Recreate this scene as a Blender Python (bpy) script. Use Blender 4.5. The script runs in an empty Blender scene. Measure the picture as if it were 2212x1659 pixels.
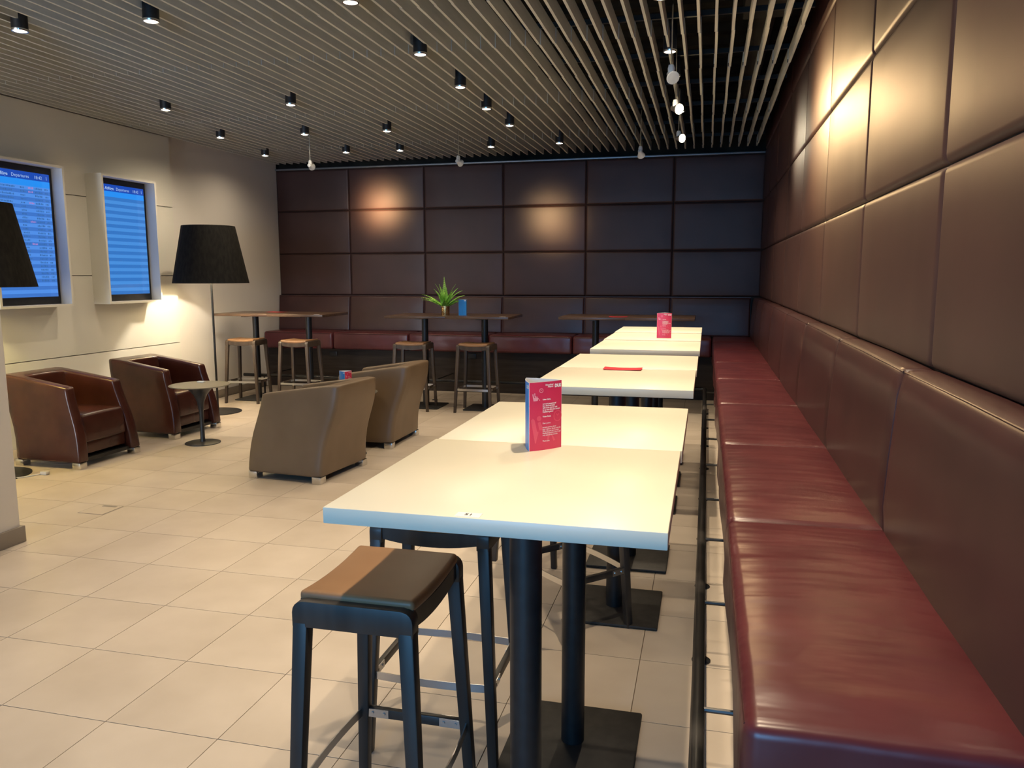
import bpy, bmesh, math, random
from mathutils import Vector, Matrix
random.seed(7)
PI = math.pi
SC = bpy.context.scene
COL = SC.collection
R = math.radians

# ------------------------------------------------------------------ camera
CAM_H = 1.5615
F_PX, PITCH, YAW, ROLL = 1690.0, 0.1380, 0.2427, -0.0019
cam_d = bpy.data.cameras.new('camera'); cam = bpy.data.objects.new('camera', cam_d); COL.objects.link(cam)
fw = Vector((-math.sin(YAW)*math.cos(PITCH), math.cos(YAW)*math.cos(PITCH), -math.sin(PITCH)))
rt = Vector((math.cos(YAW), math.sin(YAW), 0)); up = rt.cross(fw)
rt, up = rt*math.cos(ROLL)+up*math.sin(ROLL), up*math.cos(ROLL)-rt*math.sin(ROLL)
m = Matrix((rt, up, -fw)).transposed().to_4x4(); m.translation = (0, 0, CAM_H)
cam.matrix_world = m
cam_d.sensor_fit = 'HORIZONTAL'; cam_d.sensor_width = 36.0; cam_d.lens = F_PX/2212*36.0
cam_d.clip_start = 0.05; cam_d.clip_end = 60
SC.camera = cam
SC.cycles.max_bounces = 6
SC.cycles.diffuse_bounces = 3; SC.cycles.glossy_bounces = 3
SC.cycles.use_adaptive_sampling = True; SC.cycles.adaptive_threshold = 0.03
SC.cycles.caustics_reflective = False; SC.cycles.caustics_refractive = False

# ------------------------------------------------------------------ world, daylight, exposure
w = bpy.data.worlds.new('world'); SC.world = w; w.use_nodes = True
w.node_tree.nodes['Background'].inputs[0].default_value = (0.55, 0.7, 1.0, 1)
w.node_tree.nodes['Background'].inputs[1].default_value = 0.05
SC.view_settings.view_transform = 'Standard'; SC.view_settings.look = 'None'
SC.view_settings.exposure = 0.06; SC.view_settings.gamma = 1.0
SC.view_settings.use_curve_mapping = False
WARM = (1.0, 0.80, 0.55); WARMER = (1.0, 0.66, 0.32); COOL = (0.17, 0.52, 1.0)
DOWN_W = 56.0
TABLE_W = 165.0
WINDOW_W = 190.0
# daylight entering by the rear window behind the camera (window_1 is built with the walls)
ld = bpy.data.lights.new('window_daylight', 'AREA'); ld.shape = 'RECTANGLE'; ld.size = 3.3; ld.size_y = 1.7
ld.energy = WINDOW_W; ld.color = COOL
lo = bpy.data.objects.new('window_daylight', ld); COL.objects.link(lo)
lo.location = (-1.2, -4.02, 1.55); lo.rotation_euler = Vector((0, 1, 0)).to_track_quat('-Z', 'Z').to_euler()
# fill light added to brighten the left side, set in an invented window (window_added)
ld2 = bpy.data.lights.new('added_fill_left', 'AREA'); ld2.shape = 'RECTANGLE'; ld2.size = 1.7; ld2.size_y = 1.9
ld2.energy = 250.0; ld2.color = (0.80, 0.88, 1.0)
lo2 = bpy.data.objects.new('added_fill_left', ld2); COL.objects.link(lo2)
lo2.location = (-5.05, -4.02, 1.6); lo2.rotation_euler = Vector((0, 1, 0)).to_track_quat('-Z', 'Z').to_euler()

# ------------------------------------------------------------------ materials
MATS = {}
def principled(name, base, rough=0.5, metal=0.0, spec=0.5, emis=None, estr=0.0, coat=0.0):
    mt = bpy.data.materials.new(name); mt.use_nodes = True
    b = mt.node_tree.nodes['Principled BSDF']
    b.inputs['Base Color'].default_value = (*base, 1); b.inputs['Roughness'].default_value = rough
    b.inputs['Metallic'].default_value = metal; b.inputs['Specular IOR Level'].default_value = spec
    if coat: b.inputs['Coat Weight'].default_value = coat
    if emis: b.inputs['Emission Color'].default_value = (*emis, 1); b.inputs['Emission Strength'].default_value = estr
    MATS[name] = mt
    return mt
def nodes(mt): return mt.node_tree.nodes, mt.node_tree.links, mt.node_tree.nodes['Principled BSDF']
def vary(mt, c1, c2, scale=4.0, stretch=(1, 1, 1), detail=2, lo_=0.35, hi_=0.65, coord='Object'):
    n, l, b = nodes(mt)
    tc = n.new('ShaderNodeTexCoord'); mp = n.new('ShaderNodeMapping'); mp.inputs['Scale'].default_value = stretch
    ns = n.new('ShaderNodeTexNoise'); ns.inputs['Scale'].default_value = scale; ns.inputs['Detail'].default_value = detail
    cr = n.new('ShaderNodeValToRGB'); cr.color_ramp.elements[0].position = lo_; cr.color_ramp.elements[1].position = hi_
    cr.color_ramp.elements[0].color = (*c1, 1); cr.color_ramp.elements[1].color = (*c2, 1)
    l.new(tc.outputs[coord], mp.inputs[0]); l.new(mp.outputs[0], ns.inputs['Vector']); l.new(ns.outputs[0], cr.inputs[0])
    l.new(cr.outputs[0], b.inputs['Base Color'])
    return mp
def bump(mt, layers, coord='Object'):
    n, l, b = nodes(mt); prev = None
    tc = n.new('ShaderNodeTexCoord')
    for kind, scale, stretch, strength, dist in layers:
        mp = n.new('ShaderNodeMapping'); mp.inputs['Scale'].default_value = stretch
        l.new(tc.outputs[coord], mp.inputs[0])
        if kind == 'noise':
            t = n.new('ShaderNodeTexNoise'); t.inputs['Detail'].default_value = 1.5
        else:
            t = n.new('ShaderNodeTexVoronoi'); t.feature = 'DISTANCE_TO_EDGE'
        t.inputs['Scale'].default_value = scale
        l.new(mp.outputs[0], t.inputs['Vector'])
        bp = n.new('ShaderNodeBump'); bp.inputs['Strength'].default_value = strength; bp.inputs['Distance'].default_value = dist
        l.new(t.outputs[0], bp.inputs['Height'])
        if prev: l.new(prev.outputs[0], bp.inputs['Normal'])
        prev = bp
    l.new(prev.outputs[0], b.inputs['Normal'])

wine = principled('burgundy_leather', (0.105, 0.030, 0.028), 0.37, spec=0.5)
vary(wine, (0.040, 0.0135, 0.0135), (0.055, 0.019, 0.018), 3.0)
bump(wine, [('noise', 3.0, (1, 1, 1), 0.25, 0.01)])
seatl = principled('burgundy_seat_leather', (0.15, 0.037, 0.036), 0.30, spec=0.55)
vary(seatl, (0.078, 0.0150, 0.0195), (0.102, 0.022, 0.026), 5.0)
bump(seatl, [('noise', 4.0, (0.8, 1.3, 1), 0.45, 0.02), ('noise', 5, (0.55, 2.4, 1), 0.5, 0.012), ('noise', 13, (0.6, 1.9, 1), 0.3, 0.005)])
walll = principled('burgundy_wall_leather', (0.095, 0.030, 0.028), 0.48, spec=0.5)
vary(walll, (0.048, 0.0200, 0.0180), (0.060, 0.0255, 0.0225), 2.0)
bump(walll, [('noise', 2.5, (1, 1, 1), 0.22, 0.012)])
rchair = principled('dark_red_leather', (0.075, 0.020, 0.014), 0.26, spec=0.5)
vary(rchair, (0.042, 0.012, 0.009), (0.060, 0.018, 0.013), 5.0)
bump(rchair, [('noise', 5, (1, 1, 1), 0.2, 0.008)])
tchair = principled('taupe_leather', (0.20, 0.145, 0.095), 0.40, spec=0.45)
vary(tchair, (0.150, 0.104, 0.064), (0.172, 0.121, 0.076), 4.0)
bump(tchair, [('noise', 4, (1, 1, 1), 0.12, 0.006)])
tanl = principled('tan_seat_leather', (0.42, 0.25, 0.135), 0.42, spec=0.4)
vary(tanl, (0.26, 0.140, 0.068), (0.29, 0.160, 0.080), 6.0)
dwood = principled('black_stained_wood', (0.028, 0.026, 0.026), 0.38, spec=0.45)
vary(dwood, (0.020, 0.019, 0.019), (0.040, 0.036, 0.034), 18, (1, 1, 0.15))
bwood = principled('brown_stained_wood', (0.060, 0.044, 0.034), 0.42, spec=0.4)
vary(bwood, (0.045, 0.032, 0.025), (0.075, 0.056, 0.043), 18, (1, 1, 0.15))
steel = principled('brushed_steel', (0.55, 0.55, 0.55), 0.28, 1.0)
chrome = principled('satin_chrome', (0.70, 0.69, 0.66), 0.22, 1.0)
vary(chrome, (0.66, 0.65, 0.62), (0.74, 0.73, 0.70), 12)
black = principled('black_powder_coat', (0.012, 0.013, 0.015), 0.42, spec=0.45)
vary(black, (0.010, 0.011, 0.013), (0.016, 0.017, 0.019), 30)
bplate = principled('black_base_plate', (0.020, 0.020, 0.020), 0.55, spec=0.4)
vary(bplate, (0.016, 0.016, 0.016), (0.028, 0.027, 0.026), 25)
railm = principled('worn_black_rail', (0.022, 0.021, 0.020), 0.32, spec=0.5)
vary(railm, (0.012, 0.012, 0.012), (0.07, 0.065, 0.06), 3.0, lo_=0.55, hi_=0.72)
wtop = principled('white_laminate', (0.80, 0.78, 0.74), 0.30, spec=0.4)
vary(wtop, (0.735, 0.69, 0.565), (0.755, 0.71, 0.585), 3)
dtop = principled('dark_walnut_laminate', (0.085, 0.050, 0.034), 0.30, spec=0.45)
vary(dtop, (0.065, 0.038, 0.026), (0.105, 0.064, 0.043), 9, (0.25, 3, 1))
white = principled('white_paint', (0.70, 0.685, 0.655), 0.6, spec=0.3)
vary(white, (0.81, 0.79, 0.76), (0.83, 0.81, 0.78), 2)
clad = principled('ivory_wall_cladding', (0.60, 0.59, 0.53), 0.5, spec=0.35)
vary(clad, (0.80, 0.80, 0.75), (0.82, 0.82, 0.77), 1.5)
tile = principled('beige_stone_tile', (0.55, 0.47, 0.385), 0.40, spec=0.4)
mp = vary(tile, (0.50, 0.425, 0.345), (0.585, 0.505, 0.42), 2.2, (1, 1, 1), 4)
n_, l_, b_ = nodes(tile)
oi = n_.new('ShaderNodeObjectInfo'); ad = n_.new('ShaderNodeVectorMath'); ad.operation = 'SCALE'; ad.inputs['Scale'].default_value = 20
cx = n_.new('ShaderNodeCombineXYZ'); l_.new(oi.outputs['Random'], cx.inputs[0]); l_.new(oi.outputs['Random'], cx.inputs[1])
l_.new(cx.outputs[0], ad.inputs[0]); l_.new(ad.outputs[0], mp.inputs['Location'])
grout = principled('brown_grout', (0.16, 0.12, 0.085), 0.8); vary(grout, (0.14, 0.105, 0.075), (0.18, 0.135, 0.095), 10)
base_m = principled('taupe_baseboard', (0.25, 0.215, 0.18), 0.5); vary(base_m, (0.24, 0.205, 0.17), (0.26, 0.225, 0.19), 6)
slatm = principled('grey_brown_slat', (0.42, 0.385, 0.33), 0.5, spec=0.35); vary(slatm, (0.55, 0.575, 0.545), (0.62, 0.645, 0.61), 6, (4, 0.4, 4))
plen = principled('black_plenum', (0.010, 0.010, 0.009), 0.8, spec=0.2); vary(plen, (0.006, 0.006, 0.006), (0.020, 0.019, 0.015), 4)
duct = principled('dark_grey_duct', (0.035, 0.034, 0.03), 0.6); vary(duct, (0.025, 0.024, 0.02), (0.05, 0.048, 0.04), 5)
clipm = principled('black_plastic', (0.010, 0.010, 0.011), 0.4); vary(clipm, (0.008, 0.008, 0.009), (0.014, 0.014, 0.015), 20)
benchb = principled('dark_brown_panel', (0.022, 0.017, 0.014), 0.6, spec=0.22); vary(benchb, (0.024, 0.017, 0.013), (0.038, 0.028, 0.021), 7, (0.3, 0.3, 4))
alum = principled('anodised_trim', (0.30, 0.33, 0.36), 0.4, 0.7); vary(alum, (0.28, 0.31, 0.34), (0.32, 0.35, 0.38), 5)
shade_m = principled('black_lamp_fabric', (0.022, 0.021, 0.018), 0.9, spec=0.15)
vary(shade_m, (0.010, 0.0095, 0.009), (0.017, 0.016, 0.014), 40, (1, 1, 0.3)); bump(shade_m, [('noise', 250, (1, 1, 0.2), 0.3, 0.002)])
shade_in = principled('cream_lamp_lining', (0.75, 0.68, 0.52), 0.8); vary(shade_in, (0.73, 0.66, 0.50), (0.77, 0.70, 0.54), 10)
bulb = principled('lit_bulb', (1, 1, 1), 0.5, emis=(1.0, 0.82, 0.52), estr=14)
dl_emit = principled('lit_downlight_lens', (1, 1, 1), 0.4, emis=(1.0, 0.90, 0.72), estr=7)
sp_emit = principled('lit_spot_lens', (1, 1, 1), 0.4, emis=(1.0, 0.80, 0.42), estr=28)
lens_off = principled('dark_spot_lens', (0.5, 0.52, 0.52), 0.1, spec=0.6); vary(lens_off, (0.45, 0.47, 0.47), (0.55, 0.57, 0.57), 10)
clearm = principled('clear_lamp_glass', (0.62, 0.64, 0.64), 0.12, spec=0.7); vary(clearm, (0.58, 0.60, 0.60), (0.66, 0.68, 0.68), 30)
gold = principled('hammered_gold', (0.72, 0.52, 0.24), 0.25, 1.0); vary(gold, (0.66, 0.47, 0.20), (0.78, 0.57, 0.28), 20); bump(gold, [('vor', 70, (1, 1, 1), 0.6, 0.004)])
leaf = principled('fern_green', (0.16, 0.42, 0.05), 0.5); vary(leaf, (0.16, 0.44, 0.04), (0.42, 0.74, 0.13), 14)
soil = principled('dark_soil', (0.03, 0.02, 0.015), 0.9); vary(soil, (0.02, 0.014, 0.01), (0.04, 0.028, 0.02), 60)
cred = principled('card_red', (0.62, 0.022, 0.075), 0.35); vary(cred, (0.60, 0.028, 0.095), (0.62, 0.030, 0.10), 5)
cpink = principled('card_pale_red', (0.70, 0.075, 0.14), 0.35); vary(cpink, (0.69, 0.073, 0.137), (0.71, 0.077, 0.143), 5)
crose = principled('card_rose', (0.80, 0.33, 0.40), 0.35); vary(crose, (0.79, 0.32, 0.39), (0.81, 0.34, 0.41), 5)
cblue = principled('card_blue', (0.01, 0.22, 0.68), 0.35); vary(cblue, (0.009, 0.21, 0.66), (0.011, 0.23, 0.70), 5)
cdblue = principled('card_dark_blue', (0.006, 0.13, 0.46), 0.35); vary(cdblue, (0.006, 0.125, 0.45), (0.006, 0.135, 0.47), 5)
paper = principled('white_paper', (0.82, 0.82, 0.84), 0.5); vary(paper, (0.81, 0.81, 0.83), (0.83, 0.83, 0.85), 8)
ink = principled('dark_ink', (0.03, 0.03, 0.03), 0.5); vary(ink, (0.025, 0.025, 0.025), (0.035, 0.035, 0.035), 8)
flyer_m = principled('flyer_red', (0.66, 0.03, 0.05), 0.35); vary(flyer_m, (0.64, 0.028, 0.047), (0.68, 0.033, 0.053), 12)
glassm = principled('window_glass', (0.9, 0.95, 1.0), 0.02); MATS['window_glass'].node_tree.nodes['Principled BSDF'].inputs['Transmission Weight'].default_value = 1.0
cordm = principled('white_cable', (0.6, 0.58, 0.52), 0.5); vary(cordm, (0.58, 0.56, 0.5), (0.62, 0.6, 0.54), 8)
scr_txt = principled('screen_white_text', (0.02, 0.05, 0.1), 0.3, emis=(0.45, 0.65, 1.0), estr=0.75)
scr_ink = principled('screen_dark_text', (0.01, 0.02, 0.05), 0.3, emis=(0.035, 0.13, 0.36), estr=1.0)
scr_red = principled('screen_red_text', (0.05, 0.02, 0.05), 0.3, emis=(0.38, 0.22, 0.55), estr=1.0)

def screen_material(name, a, b, rows, z0, z1, zh, zs):
    """striped display: rows alternate, darker header and sub-header bars; emits by itself"""
    mt = bpy.data.materials.new(name); mt.use_nodes = True
    n, l, bs = nodes(mt); bs.inputs['Base Color'].default_value = (0.01, 0.01, 0.015, 1); bs.inputs['Roughness'].default_value = 0.15
    tc = n.new('ShaderNodeTexCoord'); sx = n.new('ShaderNodeSeparateXYZ'); l.new(tc.outputs['Object'], sx.inputs[0])
    mr = n.new('ShaderNodeMapRange'); mr.inputs[1].default_value = z0; mr.inputs[2].default_value = zs
    mr.inputs[3].default_value = 0; mr.inputs[4].default_value = rows; mr.clamp = False
    l.new(sx.outputs['Z'], mr.inputs[0])
    md = n.new('ShaderNodeMath'); md.operation = 'PINGPONG'; md.inputs[1].default_value = 1.0; l.new(mr.outputs[0], md.inputs[0])
    fl = n.new('ShaderNodeMath'); fl.operation = 'FLOOR'; l.new(mr.outputs[0], fl.inputs[0])
    mo = n.new('ShaderNodeMath'); mo.operation = 'FLOORED_MODULO'; mo.inputs[1].default_value = 2.0; l.new(fl.outputs[0], mo.inputs[0])
    mx = n.new('ShaderNodeMix'); mx.data_type = 'RGBA'; mx.inputs[6].default_value = (*a, 1); mx.inputs[7].default_value = (*b, 1)
    l.new(mo.outputs[0], mx.inputs[0])
    def over(prev, zt, colr):
        g = n.new('ShaderNodeMath'); g.operation = 'GREATER_THAN'; g.inputs[1].default_value = zt; l.new(sx.outputs['Z'], g.inputs[0])
        k = n.new('ShaderNodeMix'); k.data_type = 'RGBA'; k.inputs[7].default_value = (*colr, 1)
        l.new(g.outputs[0], k.inputs[0]); l.new(prev.outputs[2], k.inputs[6]); return k
    k1 = over(mx, zs, (0.018, 0.26, 0.85)); k2 = over(k1, zh, (0.010, 0.065, 0.42))
    l.new(k2.outputs[2], bs.inputs['Emission Color']); bs.inputs['Emission Strength'].default_value = 1.0
    MATS[name] = mt
    return mt

# ------------------------------------------------------------------ helpers
def link(name, mesh, mat, parent=None, smooth=False, loc=None):
    o = bpy.data.objects.new(name, mesh); COL.objects.link(o)
    if mat and not mesh.materials: mesh.materials.append(mat)
    if smooth:
        for p in mesh.polygons: p.use_smooth = True
    if parent: o.parent = parent
    if loc: o.location = loc
    return o
def tag(o, label, cat, group=None, kind=None):
    o['label'] = label; o['category'] = cat
    if group: o['group'] = group
    if kind: o['kind'] = kind
    return o
def thing(name, label, cat, loc=(0, 0, 0), rz=0.0, group=None):
    o = bpy.data.objects.new(name, None); COL.objects.link(o)
    o.location = loc; o.rotation_euler = (0, 0, rz); o.empty_display_size = 0.1
    return tag(o, label, cat, group)
def struct(o, label=None):
    o['kind'] = 'structure'
    if label: o['label'] = label
    return o
def copy_tree(root, loc, rz=0.0, label=None):
    r = root.copy(); COL.objects.link(r); r.location = loc; r.rotation_euler = (0, 0, rz)
    if label: r['label'] = label
    for ch in list(root.children):
        c = ch.copy(); COL.objects.link(c); c.parent = r
        for g in list(ch.children):
            d = g.copy(); COL.objects.link(d); d.parent = c
    return r
class MB:
    def __init__(s): s.v = []; s.f = []
    def add(s, vs, fs):
        o = len(s.v); s.v += [tuple(p) for p in vs]; s.f += [tuple(i+o for i in f) for f in fs]; return s
    def box(s, x0, x1, y0, y1, z0, z1):
        return s.add([(x0,y0,z0),(x1,y0,z0),(x1,y1,z0),(x0,y1,z0),(x0,y0,z1),(x1,y0,z1),(x1,y1,z1),(x0,y1,z1)],
                     [(3,2,1,0),(4,5,6,7),(0,1,5,4),(1,2,6,5),(2,3,7,6),(3,0,4,7)])
    def prism(s, bot, top):
        n = len(bot)
        return s.add(list(bot)+list(top), [tuple(range(n-1,-1,-1)), tuple(range(n, 2*n))] + [(i,(i+1)%n,(i+1)%n+n,i+n) for i in range(n)])
    def tube(s, pts, r, seg=12, cap=True):
        pts = [Vector(p) for p in pts]; rs = r if isinstance(r, (list, tuple)) else [r]*len(pts)
        rings = []; t0 = (pts[1]-pts[0]).normalized()
        a = t0.orthogonal().normalized()
        for i, p in enumerate(pts):
            t = (pts[min(i+1, len(pts)-1)]-pts[max(i-1, 0)]).normalized()
            a = (a - t*a.dot(t)).normalized(); b = t.cross(a)
            rings.append([p+(a*math.cos(2*PI*k/seg)+b*math.sin(2*PI*k/seg))*rs[i] for k in range(seg)])
        vs = [v for q in rings for v in q]; fs = []
        for i in range(len(pts)-1):
            for k in range(seg):
                fs.append((i*seg+k, i*seg+(k+1)%seg, (i+1)*seg+(k+1)%seg, (i+1)*seg+k))
        if cap: fs += [tuple(range(seg-1, -1, -1)), tuple(range((len(pts)-1)*seg, len(pts)*seg))]
        return s.add(vs, fs)
    def lathe(s, prof, seg=32, c=(0, 0, 0)):
        vs = [(c[0]+r*math.cos(2*PI*k/seg), c[1]+r*math.sin(2*PI*k/seg), c[2]+z) for r, z in prof for k in range(seg)]
        fs = [(i*seg+k, i*seg+(k+1)%seg, (i+1)*seg+(k+1)%seg, (i+1)*seg+k) for i in range(len(prof)-1) for k in range(seg)]
        fs += [tuple(range(seg-1, -1, -1)), tuple(range((len(prof)-1)*seg, len(prof)*seg))]
        return s.add(vs, fs)
    def mesh(s, name='mesh', bevel=0.0, seg=2, angle=35, smooth=False):
        me = bpy.data.meshes.new(name); me.from_pydata(s.v, [], s.f)
        bm = bmesh.new(); bm.from_mesh(me)
        bmesh.ops.recalc_face_normals(bm, faces=bm.faces)
        if bevel:
            es = [e for e in bm.edges if len(e.link_faces) == 2 and e.calc_face_angle(0) > R(angle)]
            bmesh.ops.bevel(bm, geom=es, offset=bevel, segments=seg, profile=0.5, affect='EDGES', clamp_overlap=True)
        bm.to_mesh(me); bm.free()
        if smooth or bevel:
            for p in me.polygons: p.use_smooth = True
            me.set_sharp_from_angle(angle=R(42))
        return me
    def build(s, name, mat, parent=None, bevel=0.0, seg=2, smooth=False, loc=None, angle=35):
        return link(name, s.mesh(name, bevel, seg, angle, smooth), mat, parent, loc=loc)
def axis_steps(h, r, mid):
    a = [-h, -h+r*0.25, -h+r*0.62, -h+r]
    m_ = [-h+r+(2*h-2*r)*i/mid for i in range(1, mid)]
    return a + m_ + [-x for x in reversed(a)]
def soft_box(center, half, r, mid=(4, 4, 2), dome=0.0, warp=None):
    """rounded, slightly puffed cushion as a mesh in world units"""
    mb = MB(); hx, hy, hz = half
    ax = [axis_steps(hx, r, mid[0]), axis_steps(hy, r, mid[1]), axis_steps(hz, r, mid[2])]
    def rnd(p):
        q = Vector([max(-h+r, min(h-r, c)) for c, h in zip(p, half)]); d = Vector(p)-q
        v = q + (d.normalized()*r if d.length > 1e-9 else d)
        if dome and v.z > 0: v.z += dome*(1-(v.x/hx)**2)*(1-(v.y/hy)**2)
        if warp: v = warp(v)
        return v + Vector(center)
    for d in range(3):
        u, v = (d+1) % 3, (d+2) % 3
        for sgn in (-1, 1):
            base = []
            for b in ax[v]:
                for a in ax[u]:
                    p = [0, 0, 0]; p[d] = sgn*half[d]; p[u] = a; p[v] = b; base.append(rnd(p))
            nu = len(ax[u]); nv = len(ax[v])
            mb.add(base, [((j*nu+i), (j*nu+i+1), ((j+1)*nu+i+1), ((j+1)*nu+i))[::sgn] for j in range(nv-1) for i in range(nu-1)])
    me = bpy.data.meshes.new('cushion'); me.from_pydata(mb.v, [], mb.f)
    bm = bmesh.new(); bm.from_mesh(me); bmesh.ops.remove_doubles(bm, verts=bm.verts, dist=1e-5); bmesh.ops.recalc_face_normals(bm, faces=bm.faces)
    bm.to_mesh(me); bm.free()
    for p in me.polygons: p.use_smooth = True
    return me
def pad(o, u, v, n, wu, hv, depth=0.024, r=0.026, gap=0.0025):
    """upholstered wall panel: origin o, unit directions u, v, outward normal n"""
    o, u, v, n = Vector(o), Vector(u), Vector(v), Vector(n)
    st = lambda L: [gap, gap+r*0.06, gap+r*0.25, gap+r*0.6, gap+r] + [gap+r+(L-2*gap-2*r)*i/5 for i in range(1, 5)] + [L-gap-r, L-gap-r*0.6, L-gap-r*0.25, L-gap-r*0.06, L-gap]
    us, vs = st(wu), st(hv); vv = []
    fe = lambda x, L: math.sqrt(max(0, 1-(1-min(1, min(x-gap, L-gap-x)/r))**2))
    for b in vs:
        for a in us:
            h = depth*(0.8*fe(a, wu)*fe(b, hv) + 0.2*math.sin(PI*a/wu)*math.sin(PI*b/hv))
            vv.append(o+u*a+v*b+n*h)
    nu = len(us); me = bpy.data.meshes.new('panel')
    fs = [(j*nu+i, j*nu+i+1, (j+1)*nu+i+1, (j+1)*nu+i) for j in range(len(vs)-1) for i in range(nu-1)]
    if u.cross(v).dot(n) < 0: fs = [f[::-1] for f in fs]
    me.from_pydata([tuple(x) for x in vv], [], fs)
    for p in me.polygons: p.use_smooth = True
    return me
DG = None
def text_mesh(body, size, align='LEFT', bold=0.0, spacing=1.0, extrude=0.0):
    cu = bpy.data.curves.new('txt', 'FONT'); cu.body = body; cu.size = size; cu.align_x = align; cu.offset = bold
    cu.space_line = spacing; cu.extrude = extrude; cu.resolution_u = 3
    ob = bpy.data.objects.new('txt', cu); COL.objects.link(ob)
    dg = bpy.context.evaluated_depsgraph_get(); dg.update()
    me = bpy.data.meshes.new_from_object(ob.evaluated_get(dg))
    bpy.data.objects.remove(ob); bpy.data.curves.remove(cu)
    return me
def soft_profile(o, sigma):
    """lamp reflector profile: intensity falls off smoothly from the beam axis"""
    d = o.data; d.use_nodes = True; n = d.node_tree.nodes; l = d.node_tree.links
    em = n['Emission']; tc = n.new('ShaderNodeTexCoord'); sx = n.new('ShaderNodeSeparateXYZ'); l.new(tc.outputs['Normal'], sx.inputs[0])
    ab = n.new('ShaderNodeMath'); ab.operation = 'ABSOLUTE'; l.new(sx.outputs['Z'], ab.inputs[0])
    mu = n.new('ShaderNodeMath'); mu.operation = 'MULTIPLY_ADD'; k = 1/(1-math.cos(R(sigma))); mu.inputs[1].default_value = k; mu.inputs[2].default_value = -k
    l.new(ab.outputs[0], mu.inputs[0]); ex = n.new('ShaderNodeMath'); ex.operation = 'EXPONENT'; l.new(mu.outputs[0], ex.inputs[0])
    l.new(ex.outputs[0], em.inputs['Strength'])
def spot(name, parent, loc, target, energy, color, angle, blend=0.5, radius=0.03):
    d = bpy.data.lights.new(name, 'SPOT'); d.energy = energy; d.color = color; d.spot_size = R(angle); d.spot_blend = blend; d.shadow_soft_size = radius
    o = bpy.data.objects.new(name, d); COL.objects.link(o); o.parent = parent; o.location = loc
    o.rotation_euler = (Vector(target)-Vector(loc)).to_track_quat('-Z', 'Y').to_euler()
    return o

# ================================================================== the room
XR, YB, XL, XC = 0.668, 10.45, -6.09, -6.05
Y0 = -4.3
ZR = [1.283, 1.873, 2.479, 3.053]          # seams of the upholstered walls
SLAT_Z = 3.11; SLAT_H = 0.10
# ---- floor: grout bed and single tiles
fl = struct(MB().box(XL-0.1, XR+0.1, Y0, YB+0.1, -0.10, -0.004).build('floor', grout), 'beige stone tile floor with dark grout')
TX, TY, TS = -2.4688, 2.157, 0.45
tm = MB().box(-TS/2+0.0016, TS/2-0.0016, -TS/2+0.0016, TS/2-0.0016, -0.012, 0).mesh('tile'); tm.materials.append(tile)
cells = []
for i in range(-9, 8):
    for j in range(-15, 20):
        xc, yc = TX+TS*(i+0.5), TY+TS*(j+0.5)
        if xc < XL-0.1 or xc > XR+0.2 or yc < Y0 or yc > YB+0.2: continue
        d = Vector((xc, yc, -CAM_H)); z = d.dot(fw)
        vis = False
        if z > 0.3:
            px = 1106+F_PX*d.dot(rt)/z; py = 829.5-F_PX*d.dot(up)/z
            vis = -180 < px < 2300 and py < 1850 and not (xc > 0.45) and yc < 10.1 and not (xc < -4.1 and yc < 3.3)
        cells.append((0 if vis else 1, yc-0.3*xc, xc, yc))
cells.sort()
one = [c for c in cells if c[0] == 0][:300]; rest = [c for c in cells if c not in one]
for k, c in enumerate(one):
    link('floor_tile', tm, tile, fl, loc=(c[2], c[3], 0))
rm = MB()
for c in rest: rm.box(c[2]-TS/2+0.0016, c[2]+TS/2-0.0016, c[3]-TS/2+0.0016, c[3]+TS/2-0.0016, -0.012, 0)
o = rm.build('floor_tiles_rest', tile, fl); o['kind'] = 'stuff'
# ---- walls
wb = struct(MB().box(XL-0.1, XR+0.1, YB, YB+0.12, 0, 3.06).build('wall_back', benchb), 'burgundy upholstered back wall of padded panels')
wr = struct(MB().box(XR, XR+0.12, Y0, YB, 0, 3.75).build('wall_right', benchb), 'burgundy upholstered right wall of padded panels')
XS = [-6.085, -4.954, -3.827, -2.70, -1.573, -0.447, 0.664]
for a, b in zip(XS[:-1], XS[1:]):
    for z0, z1 in zip(ZR[:-1], ZR[1:]):
        link('wall_panel', pad((a, YB, z0), (1, 0, 0), (0, 0, 1), (0, -1, 0), b-a, z1-z0), walll, wb)
YS = [-1.02, 0.168, 1.356, 2.544, 3.733, 4.921, 6.11, 7.298, 8.486, 9.44, 10.43]
ZRW = [1.283, 1.873, 2.479, 3.09, 3.70]
for a, b in zip(YS[:-1], YS[1:]):
    for z0, z1 in zip(ZRW[:-1], ZRW[1:]):
        if a < 0: continue
        link('wall_panel', pad((XR, a, z0), (0, 1, 0), (0, 0, 1), (-1, 0, 0), b-a, z1-z0), walll, wr)
struct(MB().box(XL, XR-0.01, YB-0.035, YB+0.12, 3.056, 3.078).build('trim_1', alum, bevel=0.003), 'thin metal strip along top of back wall')
struct(MB().box(XL-0.1, XR+0.1, YB+0.10, YB+0.2, 3.0, 3.75).build('wall_above', plen), 'black wall above the back panelling')
wl = struct(MB().box(XL-0.12, XL, Y0, YB, 0, 3.75).build('wall_left', white), 'white left wall with ivory cladding boards')
for z0, z1 in ((0.0, 0.779), (0.787, 1.562), (1.570, 2.343), (2.351, 3.135)):
    MB().box(XL, XC, 3.2, 8.06, z0, z1).build('cladding_board', clad, wl, bevel=0.001, seg=1)
struct(MB().box(XL, XL+0.014, 8.06, 9.93, 0, 0.10).build('baseboard_left', base_m, bevel=0.003), 'taupe baseboard along white left wall')
wp = struct(MB().box(-4.08, -3.90, Y0, 3.64, 0, 3.10).build('wall_partition', white, bevel=0.006, seg=2), 'white partition wall end at left edge')
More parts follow.
